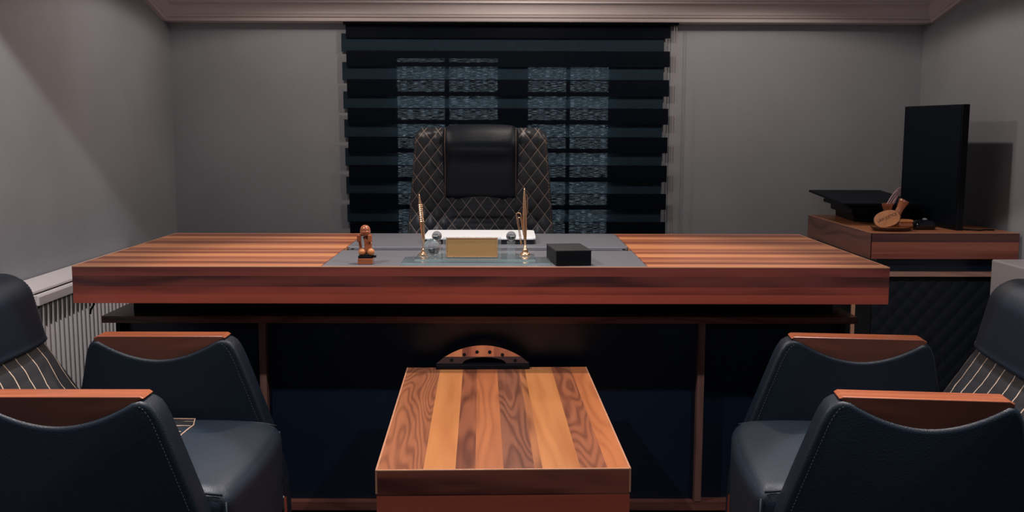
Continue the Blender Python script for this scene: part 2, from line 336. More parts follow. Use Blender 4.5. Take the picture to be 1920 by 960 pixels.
# window: two casements seen through the blind
win = bpy.data.objects.new('window_1', None); COL.objects.link(win); win['kind'] = 'structure'
def casement(x0, x1, z1, cuts):
    b = NB(); y0, y1 = YB+.05, YB+.09
    box(b, x0-.03, x0, y0, y1, WZ0, z1+.03); box(b, x1, x1+.03, y0, y1, WZ0, z1+.03); box(b, x0, x1, y0, y1, z1, z1+.03); box(b, x0, x1, y0, y1, WZ0, WZ0+.04)
    for c in cuts: box(b, c[0], c[1], y0, y1, WZ0+.04, z1)
    structure(obj('window_frame', b, M['frame'], win))
    structure(bx('window_pane', (x0, x1, YB+.065, YB+.072, WZ0+.04, z1), M['pane'], win))
k = 4.66/4.55
casement(-.50, -.043, 1.478, [(-.282, -.263)])
casement(.096, .462, 1.440, [(.269, .286)])
b = NB(); box(b, -.013, .066, YB+.04, YB+.1, WZ0, WZ1)
for bxx in ((WX0, -.53, WZ0, WZ1), (.492, WX1, WZ0, WZ1), (.066, .492, 1.47, WZ1)):
    box(b, bxx[0], bxx[1], YB+.045, YB+.1, bxx[2], bxx[3])
structure(obj('window_frame', b, M['frame'], win))

# ================================================================== BLIND
bl = thing('zebra_blind', 'dark navy banded window blind hanging behind the desk chair', 'blind', (0, YB, .6))
A_z = [(1.640, 1.559), (1.503, 1.434), (1.378, 1.305), (1.252, 1.181), (1.125, 1.054), (.999, .925), (.872, .800), (.745, .673)]
for i, (t, u) in enumerate(A_z):
    c = NB(); box(c, -.712+.0006*i, .7215-.0006*i, -.038, -.0365, u-.6, t-.6); obj('dark_band', c, M['bandA'], bl)
for i in range(7):
    t = A_z[i][1]+.020; u = A_z[i+1][0]-.004
    c = NB(); box(c, -.735+.0022*i, .697-.0002*i, -.022, -.0205, u-.6, t-.6); obj('pale_band', c, M['bandB'], bl)
c = NB()
for X in (.738, .748):
    tube(c, [(X, -.048, 1.02), (X, -.048, .05)], .0012, 6)
    z = 1.02
    while z > .05: ball(c, (X, -.048, z), .0024, 4); z -= .008
o = obj('bead_chain', c, M['cord'], bl, smooth=True)
c = NB(); prism(c, [(-.06, 1.015), (0, 1.015), (0, 1.03), (-.06, 1.03)], 'YZ', -.72, .755); obj('head_rail', c, M['black'], bl)

# ================================================================== RADIATOR
rad = thing('radiator', 'white panel radiator with vertical ribs on the left wall behind the desk end', 'radiator', (XL+.003, 2.965, .14))
c = NB(); prism(c, [(0, .553), (.098, .541), (.098, .532), (0, .532)], 'XZ', 0, 1.02); obj('top_cover', c, M['white'], rad, .003)
c = NB(); prism(c, [(.098, .497), (.1125, .497), (.1125, .523), (.108, .530), (.098, .530)], 'XZ', .004, 1.018); obj('upper_lip', c, M['white'], rad, .002)
c = NB(); box(c, .02, .104, 0.0, .010, 0, .530); obj('end_panel', c, M['white'], rad, .003)
c = NB(); pts = []; n = 31; w = 1.0/n
for i in range(n):
    y = .012+i*w; pts += [(.098, y), (.098, y+w*.22), (.1045, y+w*.38), (.1105, y+w*.55), (.1105, y+w*.78), (.1045, y+w*.92)]
pts += [(.098, 1.012), (.07, 1.012), (.07, .012)]
prism(c, pts, 'XY', .02, .497); box(c, .07, .1105, .012, 1.01, .0, .02)
nf = len(c.faces)
for i in range(n-1):
    y = .012+i*w
    prism(c, [(y-w*.06, .494), (y+w*.42, .494), (y+w*.30, .462), (y+w*.14, .440), (y+w*.02, .462)], 'YZ', .0985, .1112)
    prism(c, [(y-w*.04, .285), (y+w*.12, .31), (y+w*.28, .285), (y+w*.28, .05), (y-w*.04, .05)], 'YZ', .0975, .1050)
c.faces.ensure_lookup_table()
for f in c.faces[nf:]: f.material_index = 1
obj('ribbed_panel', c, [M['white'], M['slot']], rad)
for y in (.1, .9):
    c = NB(); box(c, 0, .07, y, y+.03, .1, .5); obj('wall_bracket', c, M['white'], rad)

# ================================================================== DESK
desk = thing('executive_desk', 'wide walnut executive desk with thick top and dark panels in the middle of the room', 'desk', (0, 0, 0))
DX0, DX1, DY0, DY1, DZ = -1.210, 1.070, 2.808, 3.698, .78
PX0, PX1 = -.521, .397
for nm, x0, x1 in (('desktop', DX0, PX0), ('desktop', PX1, DX1)):
    c = NB(); box(c, x0, x1, DY0+.004, DY1, DZ-.105, DZ); obj(nm, c, M['desktop'], desk)
c = NB(); box(c, PX0, PX1, DY0+.004, DY1, DZ-.105, DZ-.012); obj('desktop_core', c, M['black'], desk)
c = NB(); box(c, DX0, DX1, DY0, DY0+.004, DZ-.105, DZ-.0025); obj('front_fascia', c, M['deskface'], desk)
for x in (DX0-.004, DX1):
    c = NB(); box(c, x, x+.004, DY0, DY1, DZ-.105, DZ-.0025); obj('end_fascia', c, M['deskface'], desk)
c = NB(); box(c, DX0-.004, DX1+.004, DY0-.0005, DY0+.0035, DZ-.0025, DZ+.0003)
for x in (DX0-.004, DX1): box(c, x, x+.004, DY0, DY1, DZ-.0025, DZ+.0003)
box(c, DX0, DX1, DY1-.003, DY1+.001, DZ-.02, DZ+.0003)
obj('edge_banding', c, M['edge'], desk)
c = NB(); box(c, PX0+.002, PX1-.002, DY0+.004, 3.183, DZ-.012, DZ+.0005); obj('leather_inlay', c, M['padgrey'], desk, .0015)
c = NB(); box(c, PX0+.012, PX1-.012, 3.262, DY1-.006, DZ-.012, DZ+.0015); box(c, PX0+.002, PX0+.012, 3.29, DY1-.006, DZ-.012, DZ+.0005); box(c, PX1-.012, PX1-.002, 3.29, DY1-.006, DZ-.012, DZ+.0005)
fl = obj('cable_flap', c, M['padgrey'], desk, .0015)
c = NB(); box(c, PX0+.035, PX1-.035, 3.195, 3.215, DZ-.012, DZ-.002); obj('cable_slot_bar', c, M['navy'], desk, .001)
for x in (PX0+.022, PX1-.028):
    c = NB(); box(c, x, x+.012, 3.20, 3.23, DZ-.012, DZ+.0005); obj('flap_hinge', c, M['chrome'], desk, .001)
# understructure
c = NB(); box(c, -1.112, .975, 2.985, 3.60, .615, DZ-.105); obj('recessed_plinth', c, M['black'], desk)
c = NB(); box(c, -1.188, 1.034, 2.932, 3.62, .5945, .6145); obj('shelf_board', c, M['darkwood'], desk)
for x0, x1 in ((-.730, -.710), (.5665, .5865)):
    c = NB(); box(c, x0, x1, 2.934, 3.40, .05, .5945); obj('upright', c, M['postwood'], desk)
for x0, x1 in ((-1.148, -1.135), (.985, 1.0)):
    c = NB(); box(c, x0, x1, 2.934, 3.40, .03, .5945); obj('side_panel', c, M['black'], desk)
c = NB(); box(c, -1.148, 1.0, 2.934, 3.40, .022, .048); obj('bottom_rail', c, M['darkwood'], desk)
for nm, x0, x1, y in (('modesty_panel', -.710, .5665, 2.962), ('modesty_panel', -1.135, -.730, 2.975), ('modesty_panel', .5865, .985, 2.975)):
    c = NB(); box(c, x0, x1, y, y+.016, .048, .5945); obj(nm, c, M['navy'], desk)
c = NB(); box(c, -1.1, .95, 2.95, 3.38, 0, .022); obj('plinth_base', c, M['black'], desk)
c = NB(); box(c, 1.098, 1.1085, 3.18, 3.60, 0, DZ-.105) ; o = obj('leg_panel', c, M['black'], desk)
c = NB(); box(c, 1.097, 1.1095, 3.174, 3.18, 0, DZ-.105); obj('leg_edge', c, M['edge'], desk)
c = NB(); box(c, -1.15, -1.138, 3.45, 3.62, 0, .5945); obj('leg_panel', c, M['black'], desk)
# cable under the left end
c = NB(); tube(c, [(-1.165, 2.83, .677), (-1.168, 2.83, .664), (-1.176, 2.83, .652), (-1.178, 2.83, .640)], .003, 8)
obj('hanging_cable', c, M['black'], desk, smooth=True)

# ================================================================== COFFEE TABLE
ct = thing('coffee_table', 'low rectangular walnut coffee table with striped glossy top in front of the desk', 'table', (-.0165, 2.42, 0), math.radians(1.45))
hw, hl, tz = .259, .441, .48
c = NB(); box(c, -hw+.004, hw-.004, -hl+.004, hl, tz-.05, tz); obj('tabletop', c, M['tabletop'], ct)
c = NB(); box(c, -hw+.004, hw-.004, -hl, -hl+.004, tz-.052, tz-.003); obj('front_fascia', c, M['tableface'], ct)
c = NB()
box(c, -hw, hw, -hl-.0006, -hl+.004, tz-.003, tz+.0004)
for x in (-hw, hw-.004): box(c, x, x+.004, -hl, hl, tz-.05, tz+.0004)
obj('edge_banding', c, M['edge'], ct, .0006)
c = NB(); box(c, -hw+.002, hw-.002, -hl+.001, -hl+.02, .02, tz-.052); obj('front_panel', c, M['tableface'], ct)
for x in (-hw+.002, hw-.02):
    c = NB(); box(c, x, x+.018, -hl+.02, hl-.02, .02, tz-.05); obj('side_panel', c, M['tableface'], ct)
c = NB(); box(c, -hw+.02, hw-.02, hl-.04, hl-.02, .02, tz-.05); obj('back_panel', c, M['tableface'], ct)
c = NB(); box(c, -hw+.03, hw-.03, -hl+.04, hl-.05, 0, .02); obj('plinth', c, M['black'], ct)
# arched wooden piece with holes
ar = thing('wooden_arch', 'semicircular striped wooden piece pierced by round holes, at the far end of the coffee table', 'ornament', (-.068, 2.845, tz), math.radians(1.45))
def arc_pts(R, zc_, z0, n=40):
    a0 = math.asin((z0-zc_)/R); return [(R*math.cos(a0+(PI-2*a0)*i/n), zc_+R*math.sin(a0+(PI-2*a0)*i/n)) for i in range(n+1)]
TI = Matrix.Rotation(math.radians(-12), 4, 'X')
top = .066; R = .086; R = (.134**2+.052**2)/(2*.052); zc0 = top-R
c = NB(); prism(c, arc_pts(R, zc0, .034), 'XZ', 0, .012); bmesh.ops.transform(c, matrix=TI, verts=c.verts); obj('arch_panel', c, M['archwood'], ar)
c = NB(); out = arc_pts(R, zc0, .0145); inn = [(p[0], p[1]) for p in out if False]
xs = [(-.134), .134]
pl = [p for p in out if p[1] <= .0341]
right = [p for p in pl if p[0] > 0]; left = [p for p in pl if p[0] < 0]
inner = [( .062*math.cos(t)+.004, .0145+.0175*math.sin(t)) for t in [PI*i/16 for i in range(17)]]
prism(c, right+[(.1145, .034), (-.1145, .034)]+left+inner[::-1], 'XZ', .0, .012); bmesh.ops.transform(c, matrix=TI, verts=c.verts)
o = obj('painted_shade_band', c, M['archdark'], ar); o['label'] = 'lower band in a darker colour for its shade'
c = NB(); box(c, -.134, .134, -.012, .03, 0, .0135); obj('arch_base', c, M['black'], ar, .002)
for i in range(6):
    a = math.radians(90+22-8.8*i*1.0); rr = R-.018
    x = rr*math.cos(a)*1.0; x = -.0895+.0365*i; z = zc0+math.sqrt(rr*rr-x*x)
    c = NB(); lathe(c, [(.0050, -.0012), (.0050, .0008)], 16, TI @ Matrix.Translation((x, 0, z)) @ Matrix.Rotation(PI/2, 4, 'X')); obj('hole', c, M['black'], ar)

# ================================================================== ARMCHAIRS
def dip(x): return .587 + .049*min(1, abs(x+.185)/.150)**1.9
arm_prof = ([(.13, .12), (.128, .20), (.122, .28), (.088, .41), (.048, .52), (.022, .590), (.012, .612), (.002, .627), (-.010, .635), (-.022, .638)]
            + [(x, dip(x)) for x in [-.038-.0147*i for i in range(21)]]
            + [(-.346, .634), (-.356, .624), (-.364, .605), (-.372, .56), (-.384, .50), (-.41, .30), (-.42, .12)])
def smooth_poly(p, k=2):
    for _ in range(k):
        q = []
        for a, b_ in zip(p, p[1:]+p[:1]):
            q += [(.75*a[0]+.25*b_[0], .75*a[1]+.25*b_[1]), (.25*a[0]+.75*b_[0], .25*a[1]+.75*b_[1])]
        p = q
    return p
def back_shell(bm, zs, axis_x, hy, hd, quilt=None, uvl=None, disp=.004, p=4., n=72):
    """closed loft of superellipse sections: width along Y, thickness along X; facing +X"""
    rings = []
    for z in zs:
        X, H, D = axis_x(z), hy(z), hd(z); r = []
        for i in range(n):
            t = 2*PI*i/n; cx, sy = math.cos(t), math.sin(t)
            y = H*math.copysign(abs(sy)**(2/p), sy); x = D*math.copysign(abs(cx)**(2/p), cx)
            if quilt and cx > 0:
                w, h = quilt; a = y/w+z/h; b_ = y/w-z/h
                x += disp*math.sqrt(abs(math.sin(PI*a)*math.sin(PI*b_)))*min(1, 4*(1-abs(y)/H))
            r.append((X+x, y, z))
        rings.append(r)
    R = loft(bm, rings)
    if quilt:
        uv = bm.loops.layers.uv.new('q')
        for f in bm.faces:
            for l in f.loops: l[uv].uv = (l.vert.co.y, l.vert.co.z)
def make_armchair(loc, rz, label):
    t = thing('armchair', label, 'armchair', loc, rz, 'black leather armchairs facing the coffee table')
    for s in (-1, 1):
        y0, y1 = (-.3225, -.2525) if s < 0 else (.2525, .3225)
        c = NB(); prism(c, arm_prof, 'XZ', y0, y1)
        a = obj('arm', c, M['leather'], t, .011, smooth=True, seg=4)
        a.modifiers['bevel'].angle_limit = math.radians(60)
        # wood cap filling the dip
        lower = [(x, dip(x)-.004) for x in [-.345+.0165*i for i in range(20)]]
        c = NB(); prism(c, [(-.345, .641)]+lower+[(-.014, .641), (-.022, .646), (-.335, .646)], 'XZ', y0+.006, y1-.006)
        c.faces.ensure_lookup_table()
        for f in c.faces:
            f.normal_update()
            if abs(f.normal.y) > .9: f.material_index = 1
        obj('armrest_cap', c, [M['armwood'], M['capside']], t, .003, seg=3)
        # dashed seam down the front edge, on both faces
        for y in (y0-.0003, y1+.0003):
            c = NB(); P = [Vector((q[0]-.016, y, q[1]-.006)) for q in arm_prof[1:9]]
            for a_, b_ in zip(P, P[1:]):
                L_ = (b_-a_).length; k_ = max(1, int(L_/.007))
                for i in range(k_):
                    tube(c, [a_.lerp(b_, i/k_), a_.lerp(b_, (i+.5)/k_)], .0005, 5)
            obj('seam', c, M['thread_dim'], t)
    # seat
    def droop(p):
        f = max(0, (p.x-.0)/.13)
        if p.z > .3: p.z -= .012*f*f + .012*max(0, abs(p.y)/.25-.6)
        p.x += .02*(1-(p.y/.25)**2)*(1 if p.x > .0 else 0)*f if f > 0 else 0
        return p
    c = NB(); cushion(c, -.44, .125, -.250, .250, .19, .440, .036, .026, 32, fn=droop)
    st = obj('seat', c, M['leather_seat'], t, smooth=True)
    for s in (-1, 1):
        c = NB(); tube(c, [droop(Vector((x, s*.2465, .4335))) for x in [-.2+.025*i for i in range(12)]]+[droop(Vector((.110, s*.243, .432)))], .0028, 8)
        obj('piping', c, M['leather'], st, smooth=True)
        c = NB(); tube(c, [(.118, s*.2445, .405), (.1195, s*.2445, .30), (.1195, s*.2445, .20)], .0022, 6); obj('corner_seam', c, M['leather'], st, smooth=True)
    # quilted seat insert
    c = NB(); uvq = c.loops.layers.uv.new('q'); nx, ny = 60, 80; V = []
    def front(y): return -.058 - .03*max(0, (abs(y)-.12)/.11)
    for i in range(nx+1):
        row = []
        for j in range(ny+1):
            y = -.225+.45*j/ny; x = -.40+(front(y)+.40)*i/nx
            a = x/.11; a1 = y/.058+a; b1 = y/.058-a
            # height of the cushion surface under this point
            ux = (x+.1575)/.2825; vy = y/.25
            z = .440+.024*(1-ux*ux)*(1-vy*vy)-.012*max(0, abs(vy)-.6)+.001
            e = min(1, 6*min(i/nx, 1-i/nx, j/ny, 1-j/ny)); z += .004*e*math.sqrt(abs(math.sin(PI*a1)*math.sin(PI*b1)))
            row.append(c.verts.new((x, y, z)))
        V.append(row)
    for i in range(nx):
        for j in range(ny):
            f = c.faces.new((V[i][j], V[i+1][j], V[i+1][j+1], V[i][j+1]))
            for l in f.loops: l[uvq].uv = (l.vert.co.y, l.vert.co.x)
    border = [V[nx][j].co+Vector((0, 0, .0012)) for j in range(ny+1)]; left_ = [V[i][0].co+Vector((0, 0, .0012)) for i in range(nx+1)]; right_ = [V[i][ny].co+Vector((0, 0, .0012)) for i in range(nx+1)]
    obj('quilted_insert', c, M['quilt2'], t, smooth=True)
    c = NB(); tube(c, border, .0013, 6); tube(c, left_, .0013, 6); tube(c, right_, .0013, 6); obj('insert_stitching', c, M['stitch'], t)
    # back: quilted lower part and smooth head pad
    def bxp(z): return -.365-.61*(z-.45) if z < .65 else -.487-.20*(z-.65)
    zs = [.30+.345*i/70 for i in range(71)]
    c = NB(); back_shell(c, zs, lambda z: bxp(z)-.02, lambda z: .275-.10*max(0, (z-.45)), lambda z: .055, quilt=(.058, .11))
    obj('quilted_back', c, M['quilt2'], t, smooth=True)
    c = NB(); z0, z1, rr = .642, .813, .055
    zs = [z0, z0+.003]+[z0+.008+(z1-rr-z0-.008)*i/10 for i in range(11)]+[z1-rr+rr*math.sin(PI/2*i/10) for i in range(1, 11)]
    def sh(z): return 0 if z < z1-rr else rr-math.sqrt(max(0, rr*rr-(z-(z1-rr))**2))
    def padH(z): return .262-.11*(z-z0)-sh(z)*1.0
    def padD(z): return max(.003, .068-sh(z)*1.1)
    back_shell(c, zs, lambda z: bxp(z)-.012, lambda z: padH(z)-(.004 if z < z0+.002 else 0), lambda z: padD(z)-(.004 if z < z0+.002 else 0), p=3.4)
    hp = obj('head_pad', c, M['leather'], t, smooth=True)
    for s in (-1, 1):
        c = NB(); P = [Vector((bxp(z)-.012+padD(z)*(1-.93**3.4)**(1/3.4)+.0003, s*.93*padH(z), z)) for z in [z0+.004+(z1-.012-z0)*i/24 for i in range(24)]]
        for i in range(0, 23):
            tube(c, [P[i], P[i].lerp(P[i+1], .6)], .0008, 5)
        obj('seam', c, M['thread_dim'], hp)
    c = NB(); tube(c, [(bxp(.642)+.040-.02*abs(y/.25)**6, y, .6435) for y in [-.25+.5*i/30 for i in range(31)]], .0035, 8); obj('back_piping', c, M['leather'], t, smooth=True)
    # base and chrome legs
    c = NB(); box(c, -.40, .09, -.24, .24, .155, .20); obj('base_frame', c, M['black'], t, .006)
    for sx, sy in ((.118, 1), (.118, -1), (-.40, 1), (-.40, -1)):
        c = NB(); tube(c, [(sx-.03, sy*.235, .20), (sx, sy*.245, .245 if sx > 0 else .2), (sx+.006*(1 if sx > 0 else -1), sy*.25, .23 if sx > 0 else .18), (sx+.012*(1 if sx > 0 else -1), sy*.252, .0)], .0065, 10)
        obj('leg', c, M['chrome'], t, smooth=True)
    return t
make_armchair((-.690, 2.2375, 0), 0, 'black leather armchair at left with wooden armrests, in front of the white radiator')
make_armchair((.672, 2.245, 0), math.radians(173.5), 'black leather armchair at right with wooden armrests, in front of the white low cabinet')

# ================================================================== EXECUTIVE CHAIR
ec = thing('office_chair', 'high-backed black leather executive chair with diamond quilting behind the desk', 'chair', (-.103, 4.02, 0), -PI/2)
z0, z1, rr = .50, 1.166, .045
def ehw(z): return .262 + .075*max(0, 1.12-z)
def esh(z): return 0 if z < z1-rr else rr-math.sqrt(max(0, rr*rr-(z-(z1-rr))**2))
def eax(z): return -.11*(z-.75)
zs = [z0+(z1-rr-z0)*i/150 for i in range(151)]+[z1-rr+rr*math.sin(PI/2*i/12) for i in range(1, 13)]
c = NB(); back_shell(c, zs, eax, lambda z: ehw(z)-esh(z), lambda z: max(.004, .055-esh(z)), quilt=(.056, .072), disp=.009, p=5., n=200)
bk = obj('backrest', c, M['quilt'], ec, smooth=True)
for s in (-1, 1):
    c = NB(); P = [Vector((eax(z)+max(.004, .055-esh(z))*(1-.97**5)**.2+.0004, s*.97*(ehw(z)-esh(z)), z)) for z in [.55+.012*i for i in range(50)]]
    for i in range(49): tube(c, [P[i], P[i].lerp(P[i+1], .55)], .0008, 5)
    obj('seam', c, M['stitch'], bk)
def hfn(p):
    z = p.z; f = (z-1.03)/.15
    if p.x > 0: p.x += (.050*math.exp(-((z-1.10)/.055)**2) - .014*max(0, (1.02-z)/.12))*(1-(p.y/.155)**4*.5)
    p.x += eax(z)
    if z > 1.14: p.z += .006*(1-(p.y/.15)**2)
    return p
c = NB(); cushion(c, -.062, .080, -.150, .150, .875, 1.174, .035, 0, 28, fn=hfn); hr = obj('headrest', c, M['leather'], ec, smooth=True)
for s in (-1, 1):
    c = NB(); P = [hfn(Vector((.0795-.034*(1-math.sqrt(max(0, 1-((max(z, 1.139)-1.139)/.035)**2))), s*.138, z))) for z in [.90+.0065*i for i in range(42)]]
    for i in range(41): tube(c, [P[i], P[i].lerp(P[i+1], .6)], .0009, 5)
    obj('seam', c, M['stitch'], hr)
c = NB(); cushion(c, -.02, .46, -.26, .26, .42, .53, .045, .015, 20); obj('seat', c, M['leather_seat'], ec, smooth=True)
c = NB(); lathe(c, [(.03, .08), (.03, .24), (.02, .24), (.02, .42)], 20, Matrix.Translation((.2, 0, 0))); obj('gas_column', c, M['chrome'], ec, smooth=False)
c = NB()
for i in range(5):
    a = 2*PI*i/5+.3; tube(c, [(.2, 0, .10), (.2+.15*math.cos(a), .15*math.sin(a), .095), (.2+.30*math.cos(a), .30*math.sin(a), .065)], [.025, .018, .012], 8)
obj('star_base', c, M['chrome'], ec, smooth=True)
for i in range(5):
    a = 2*PI*i/5+.3; c = NB(); lathe(c, [(.001, -.018), (.024, -.018), (.028, -.01), (.028, .01), (.024, .018), (.001, .018)], 18, Matrix.Translation((.2+.30*math.cos(a), .30*math.sin(a), .028)) @ Matrix.Rotation(PI/2, 4, 'X'))
    obj('caster', c, M['black'], ec, smooth=False)

# ================================================================== SIDE UNIT (right corner)
su = thing('side_unit', 'walnut-topped return unit with dark quilted front in the right back corner', 'cabinet', (0, 0, 0))
sx0, sy0, sy1 = 1.362, 3.760, 4.555
def poly_slab(name, x0, yy0, yy1, zz0, zz1, gap, m, ins=0):
    c = NB(); prism(c, [(x0, yy0), (xr(yy0)-gap, yy0), (xr(yy1)-gap, yy1), (x0+(.012 if not ins else 0), yy1)], 'XY', zz0, zz1); return obj(name, c, m, su)
poly_slab('top_board', sx0+.003, sy0+.003, sy1, .682, .780, .012, M['desktop'])
c = NB(); box(c, sx0, 1.918, sy0, sy0+.003, .682, .7785); obj('front_fascia', c, M['sideface'], su)
c = NB(); box(c, sx0-.001, sx0+.003, sy0, sy1, .682, .7785); obj('end_fascia', c, M['sideend'], su)
c = NB(); box(c, sx0-.001, 1.918, sy0-.0005, sy0+.003, .7785, .7803); box(c, sx0-.001, sx0+.003, sy0, sy1, .7785, .7803); obj('edge_banding', c, M['edge'], su)
poly_slab('recess', sx0+.04, sy0+.035, sy1, .630, .682, .02, M['navy'], 1)
poly_slab('middle_board', sx0+.008, sy0+.02, sy1, .612, .630, .02, M['strip'], 1)
poly_slab('cabinet_body', sx0+.03, sy0+.05, sy1, .03, .612, .02, M['black'], 1)
c = NB(); uvq = c.loops.layers.uv.new('q'); nx, nz = 90, 90; V = []
for i in range(nx+1):
    row = []
    for j in range(nz+1):
        x = sx0+.03+(1.905-sx0-.03)*i/nx; z = .03+.582*j/nz; a1 = x/.06+z/.07; b1 = x/.06-z/.07
        row.append(c.verts.new((x, sy0+.046-.004*math.sqrt(abs(math.sin(PI*a1)*math.sin(PI*b1))), z)))
    V.append(row)
for i in range(nx):
    for j in range(nz):
        f = c.faces.new((V[i][j], V[i+1][j], V[i+1][j+1], V[i][j+1]))
        for l in f.loops: l[uvq].uv = (l.vert.co.x, l.vert.co.z)
obj('quilted_front', c, M['quiltp'], su, smooth=True)
c = NB(); box(c, sx0+.06, 1.86, sy0+.08, sy1-.02, 0, .03); obj('plinth', c, M['black'], su)
# white low cabinet at the right edge
wc = thing('low_cabinet', 'plain white low box cabinet against the right wall, behind the right armchair', 'cabinet', (0, 0, 0))
c = NB(); prism(c, [(1.787, 3.695), (xr(3.695)-.004, 3.695), (xr(2.9)-.004, 2.9), (1.787, 2.9)], 'XY', .02, .690); obj('cabinet_body', c, M['whitecab'], wc, .006, seg=3)
c = NB(); prism(c, [(1.80, 3.68), (xr(3.68)-.01, 3.68), (xr(2.92)-.01, 2.92), (1.80, 2.92)], 'XY', 0, .02); obj('plinth', c, M['black'], wc)

# monitor standing on its edge
mn = thing('monitor', 'large black flat monitor standing on the right corner unit by the wall', 'monitor', (1.708, 4.07, .7806), math.atan2(4.30-3.85, 1.688-1.733))
c = NB(); box(c, -.226, .226, -.014, .014, .0, .478); obj('casing', c, M['black'], mn, .003)
c = NB(); box(c, -.219, .219, .0135, .0152, .02, .470); obj('screen', c, M['screen'], mn)
c = NB(); prism(c, [(-.15, .05), (.15, .05), (.12, .36), (-.12, .36)], 'XZ', -.040, -.014); obj('rear_housing', c, M['black'], mn, .004)
# printer like machine with flat lid
pr = thing('office_machine', 'flat black office machine with an overhanging slab lid on the right corner unit', 'machine', (1.50, 4.235, .7804), math.radians(0))
c = NB(); prism(c, [(-.05, -.02), (.16, -.06), (.16, .26), (-.03, .28)], 'XY', .0, .030); prism(c, [(-.075, -.07), (.16, -.10), (.16, .26), (-.05, .29)], 'XY', .030, .062); prism(c, [(-.11, -.13), (.16, -.14), (.16, .26), (-.09, .27)], 'XY', .062, .078); obj('body', c, M['black'], pr, .004)
c = NB(); prism(c, [(-.155, -.205), (.165, -.215), (.165, .275), (-.155, .275)], 'XY', .0, .010)
bmesh.ops.transform(c, matrix=Matrix.Rotation(math.radians(3.0), 4, 'X'), verts=c.verts)
lid = obj('lid', c, M['screen'], pr, .003, loc=(0, 0, .0905))

# gavel set with beads
tr = thing('wooden_tray', 'small round wooden tray with dark rim on the right corner unit', 'tray', (1.468, 3.845, .7804))
def sq(bm): bmesh.ops.scale(bm, vec=(1, .72, 1), verts=bm.verts)
c = NB(); lathe(c, [(.001, 0), (.062, 0), (.074, .008), (.078, .015), (.075, .015), (.001, .012)], 48); sq(c); obj('tray_base', c, M['traydark'], tr, smooth=False)
c = NB(); lathe(c, [(.001, .0118), (.0735, .0145), (.0735, .0152), (.001, .0152)], 48); sq(c); obj('tray_top', c, M['carved_light'], tr)
ZT = .7957
dk = thing('wooden_plaque', 'leaning oval wood plaque with burnt lettering on the small tray', 'plaque', (1.441, 3.822, ZT+.0005))
MT = Matrix.Translation((0, 0, .031)) @ Matrix.Rotation(math.radians(-14), 4, 'Z') @ Matrix.Rotation(math.radians(-10), 4, 'X') @ Matrix.Rotation(math.radians(-16), 4, 'Y')
pts = [(.047*math.copysign(abs(math.cos(t))**.9, math.cos(t)), .031*math.copysign(abs(math.sin(t))**.85, math.sin(t))) for t in [2*PI*i/40 for i in range(40)]]
c = NB(); prism(c, pts, 'XZ', -.004, .006); bmesh.ops.transform(c, matrix=MT, verts=c.verts); obj('disc', c, M['carved_light'], dk, .0015)
c = NB(); prism(c, [(p[0]*1.03, p[1]*1.03) for p in pts], 'XZ', -.002, .0065); bmesh.ops.transform(c, matrix=MT, verts=c.verts); obj('bark_edge', c, M['traydark'], dk)
def text_obj(name, body, size, m, parent, mtx, extr=.0004):
    cu = bpy.data.curves.new(name, 'FONT'); cu.body = body; cu.size = size; cu.extrude = extr; cu.align_x = 'CENTER'; cu.align_y = 'CENTER'
    tmp = bpy.data.objects.new(name, cu); COL.objects.link(tmp); bpy.context.view_layer.update()
    me = bpy.data.meshes.new_from_object(tmp.evaluated_get(bpy.context.evaluated_depsgraph_get())); bpy.data.objects.remove(tmp)
    me.transform(mtx); me.materials.append(m); o = bpy.data.objects.new(name, me); COL.objects.link(o); o.parent = parent; return o
text_obj('lettering', 'LAW JUSTICE', .0125, M['burnt'], dk, MT @ Matrix.Translation((.001, -.0045, .004)) @ Matrix.Rotation(PI/2, 4, 'X') @ Matrix.Rotation(math.radians(9), 4, 'Z') @ Matrix.Diagonal((1, 1.25, 1, 1)))
gv = thing('wooden_gavel', 'turned wooden gavel head tilted behind the lettered plaque', 'gavel', (1.482, 3.868, ZT))
MT2 = Matrix.Translation((-.002, 0, .012)) @ Matrix.Rotation(math.radians(26), 4, 'Y')
spool = [(.001, 0), (.014, 0), (.018, .004), (.018, .012), (.013, .018), (.013, .026), (.0175, .030), (.0175, .036), (.0135, .042), (.014, .062), (.017, .082), (.0195, .088), (.0195, .096), (.001, .096)]
c = NB(); lathe(c, spool, 28, MT2); obj('gavel_head', c, M['carved'], gv, smooth=False)
c = NB(); lathe(c, [(.0178, .031), (.0183, .032), (.0183, .035), (.0178, .036)], 28, MT2); obj('brass_band', c, M['gold'], gv)
c = NB(); lathe(c, [(.001, 0), (.017, 0), (.019, .004), (.017, .012), (.001, .012)], 24, Matrix.Translation((-.01, 0, 0))); obj('foot', c, M['carved_light'], gv)
cp = thing('wooden_cup', 'small wooden cup behind the plaque holding the prayer beads', 'cup', (1.470, 3.885, ZT))
c = NB(); lathe(c, [(.001, 0), (.016, 0), (.017, .02), (.014, .035), (.015, .06), (.021, .078), (.0215, .086), (.018, .086), (.015, .07), (.001, .068)], 28, Matrix.Rotation(math.radians(-4), 4, 'Y')); obj('cup_body', c, M['carved'], cp, smooth=False)
bd = thing('prayer_beads', 'looped string of small mauve prayer beads draped over the wooden cup', 'beads', (1.472, 3.882, ZT+.084))
def beadline(P, nb):
    c = NB()
    L_ = [0]
    for a, b_ in zip(P, P[1:]): L_.append(L_[-1]+(Vector(b_)-Vector(a)).length)
    for k in range(nb):
        d = L_[-1]*k/(nb-1); i = 0
        while i < len(P)-2 and L_[i+1] < d: i += 1
        f = (d-L_[i])/max(1e-9, L_[i+1]-L_[i]); ball(c, Vector(P[i]).lerp(Vector(P[i+1]), f), .0029, 6)
    return c
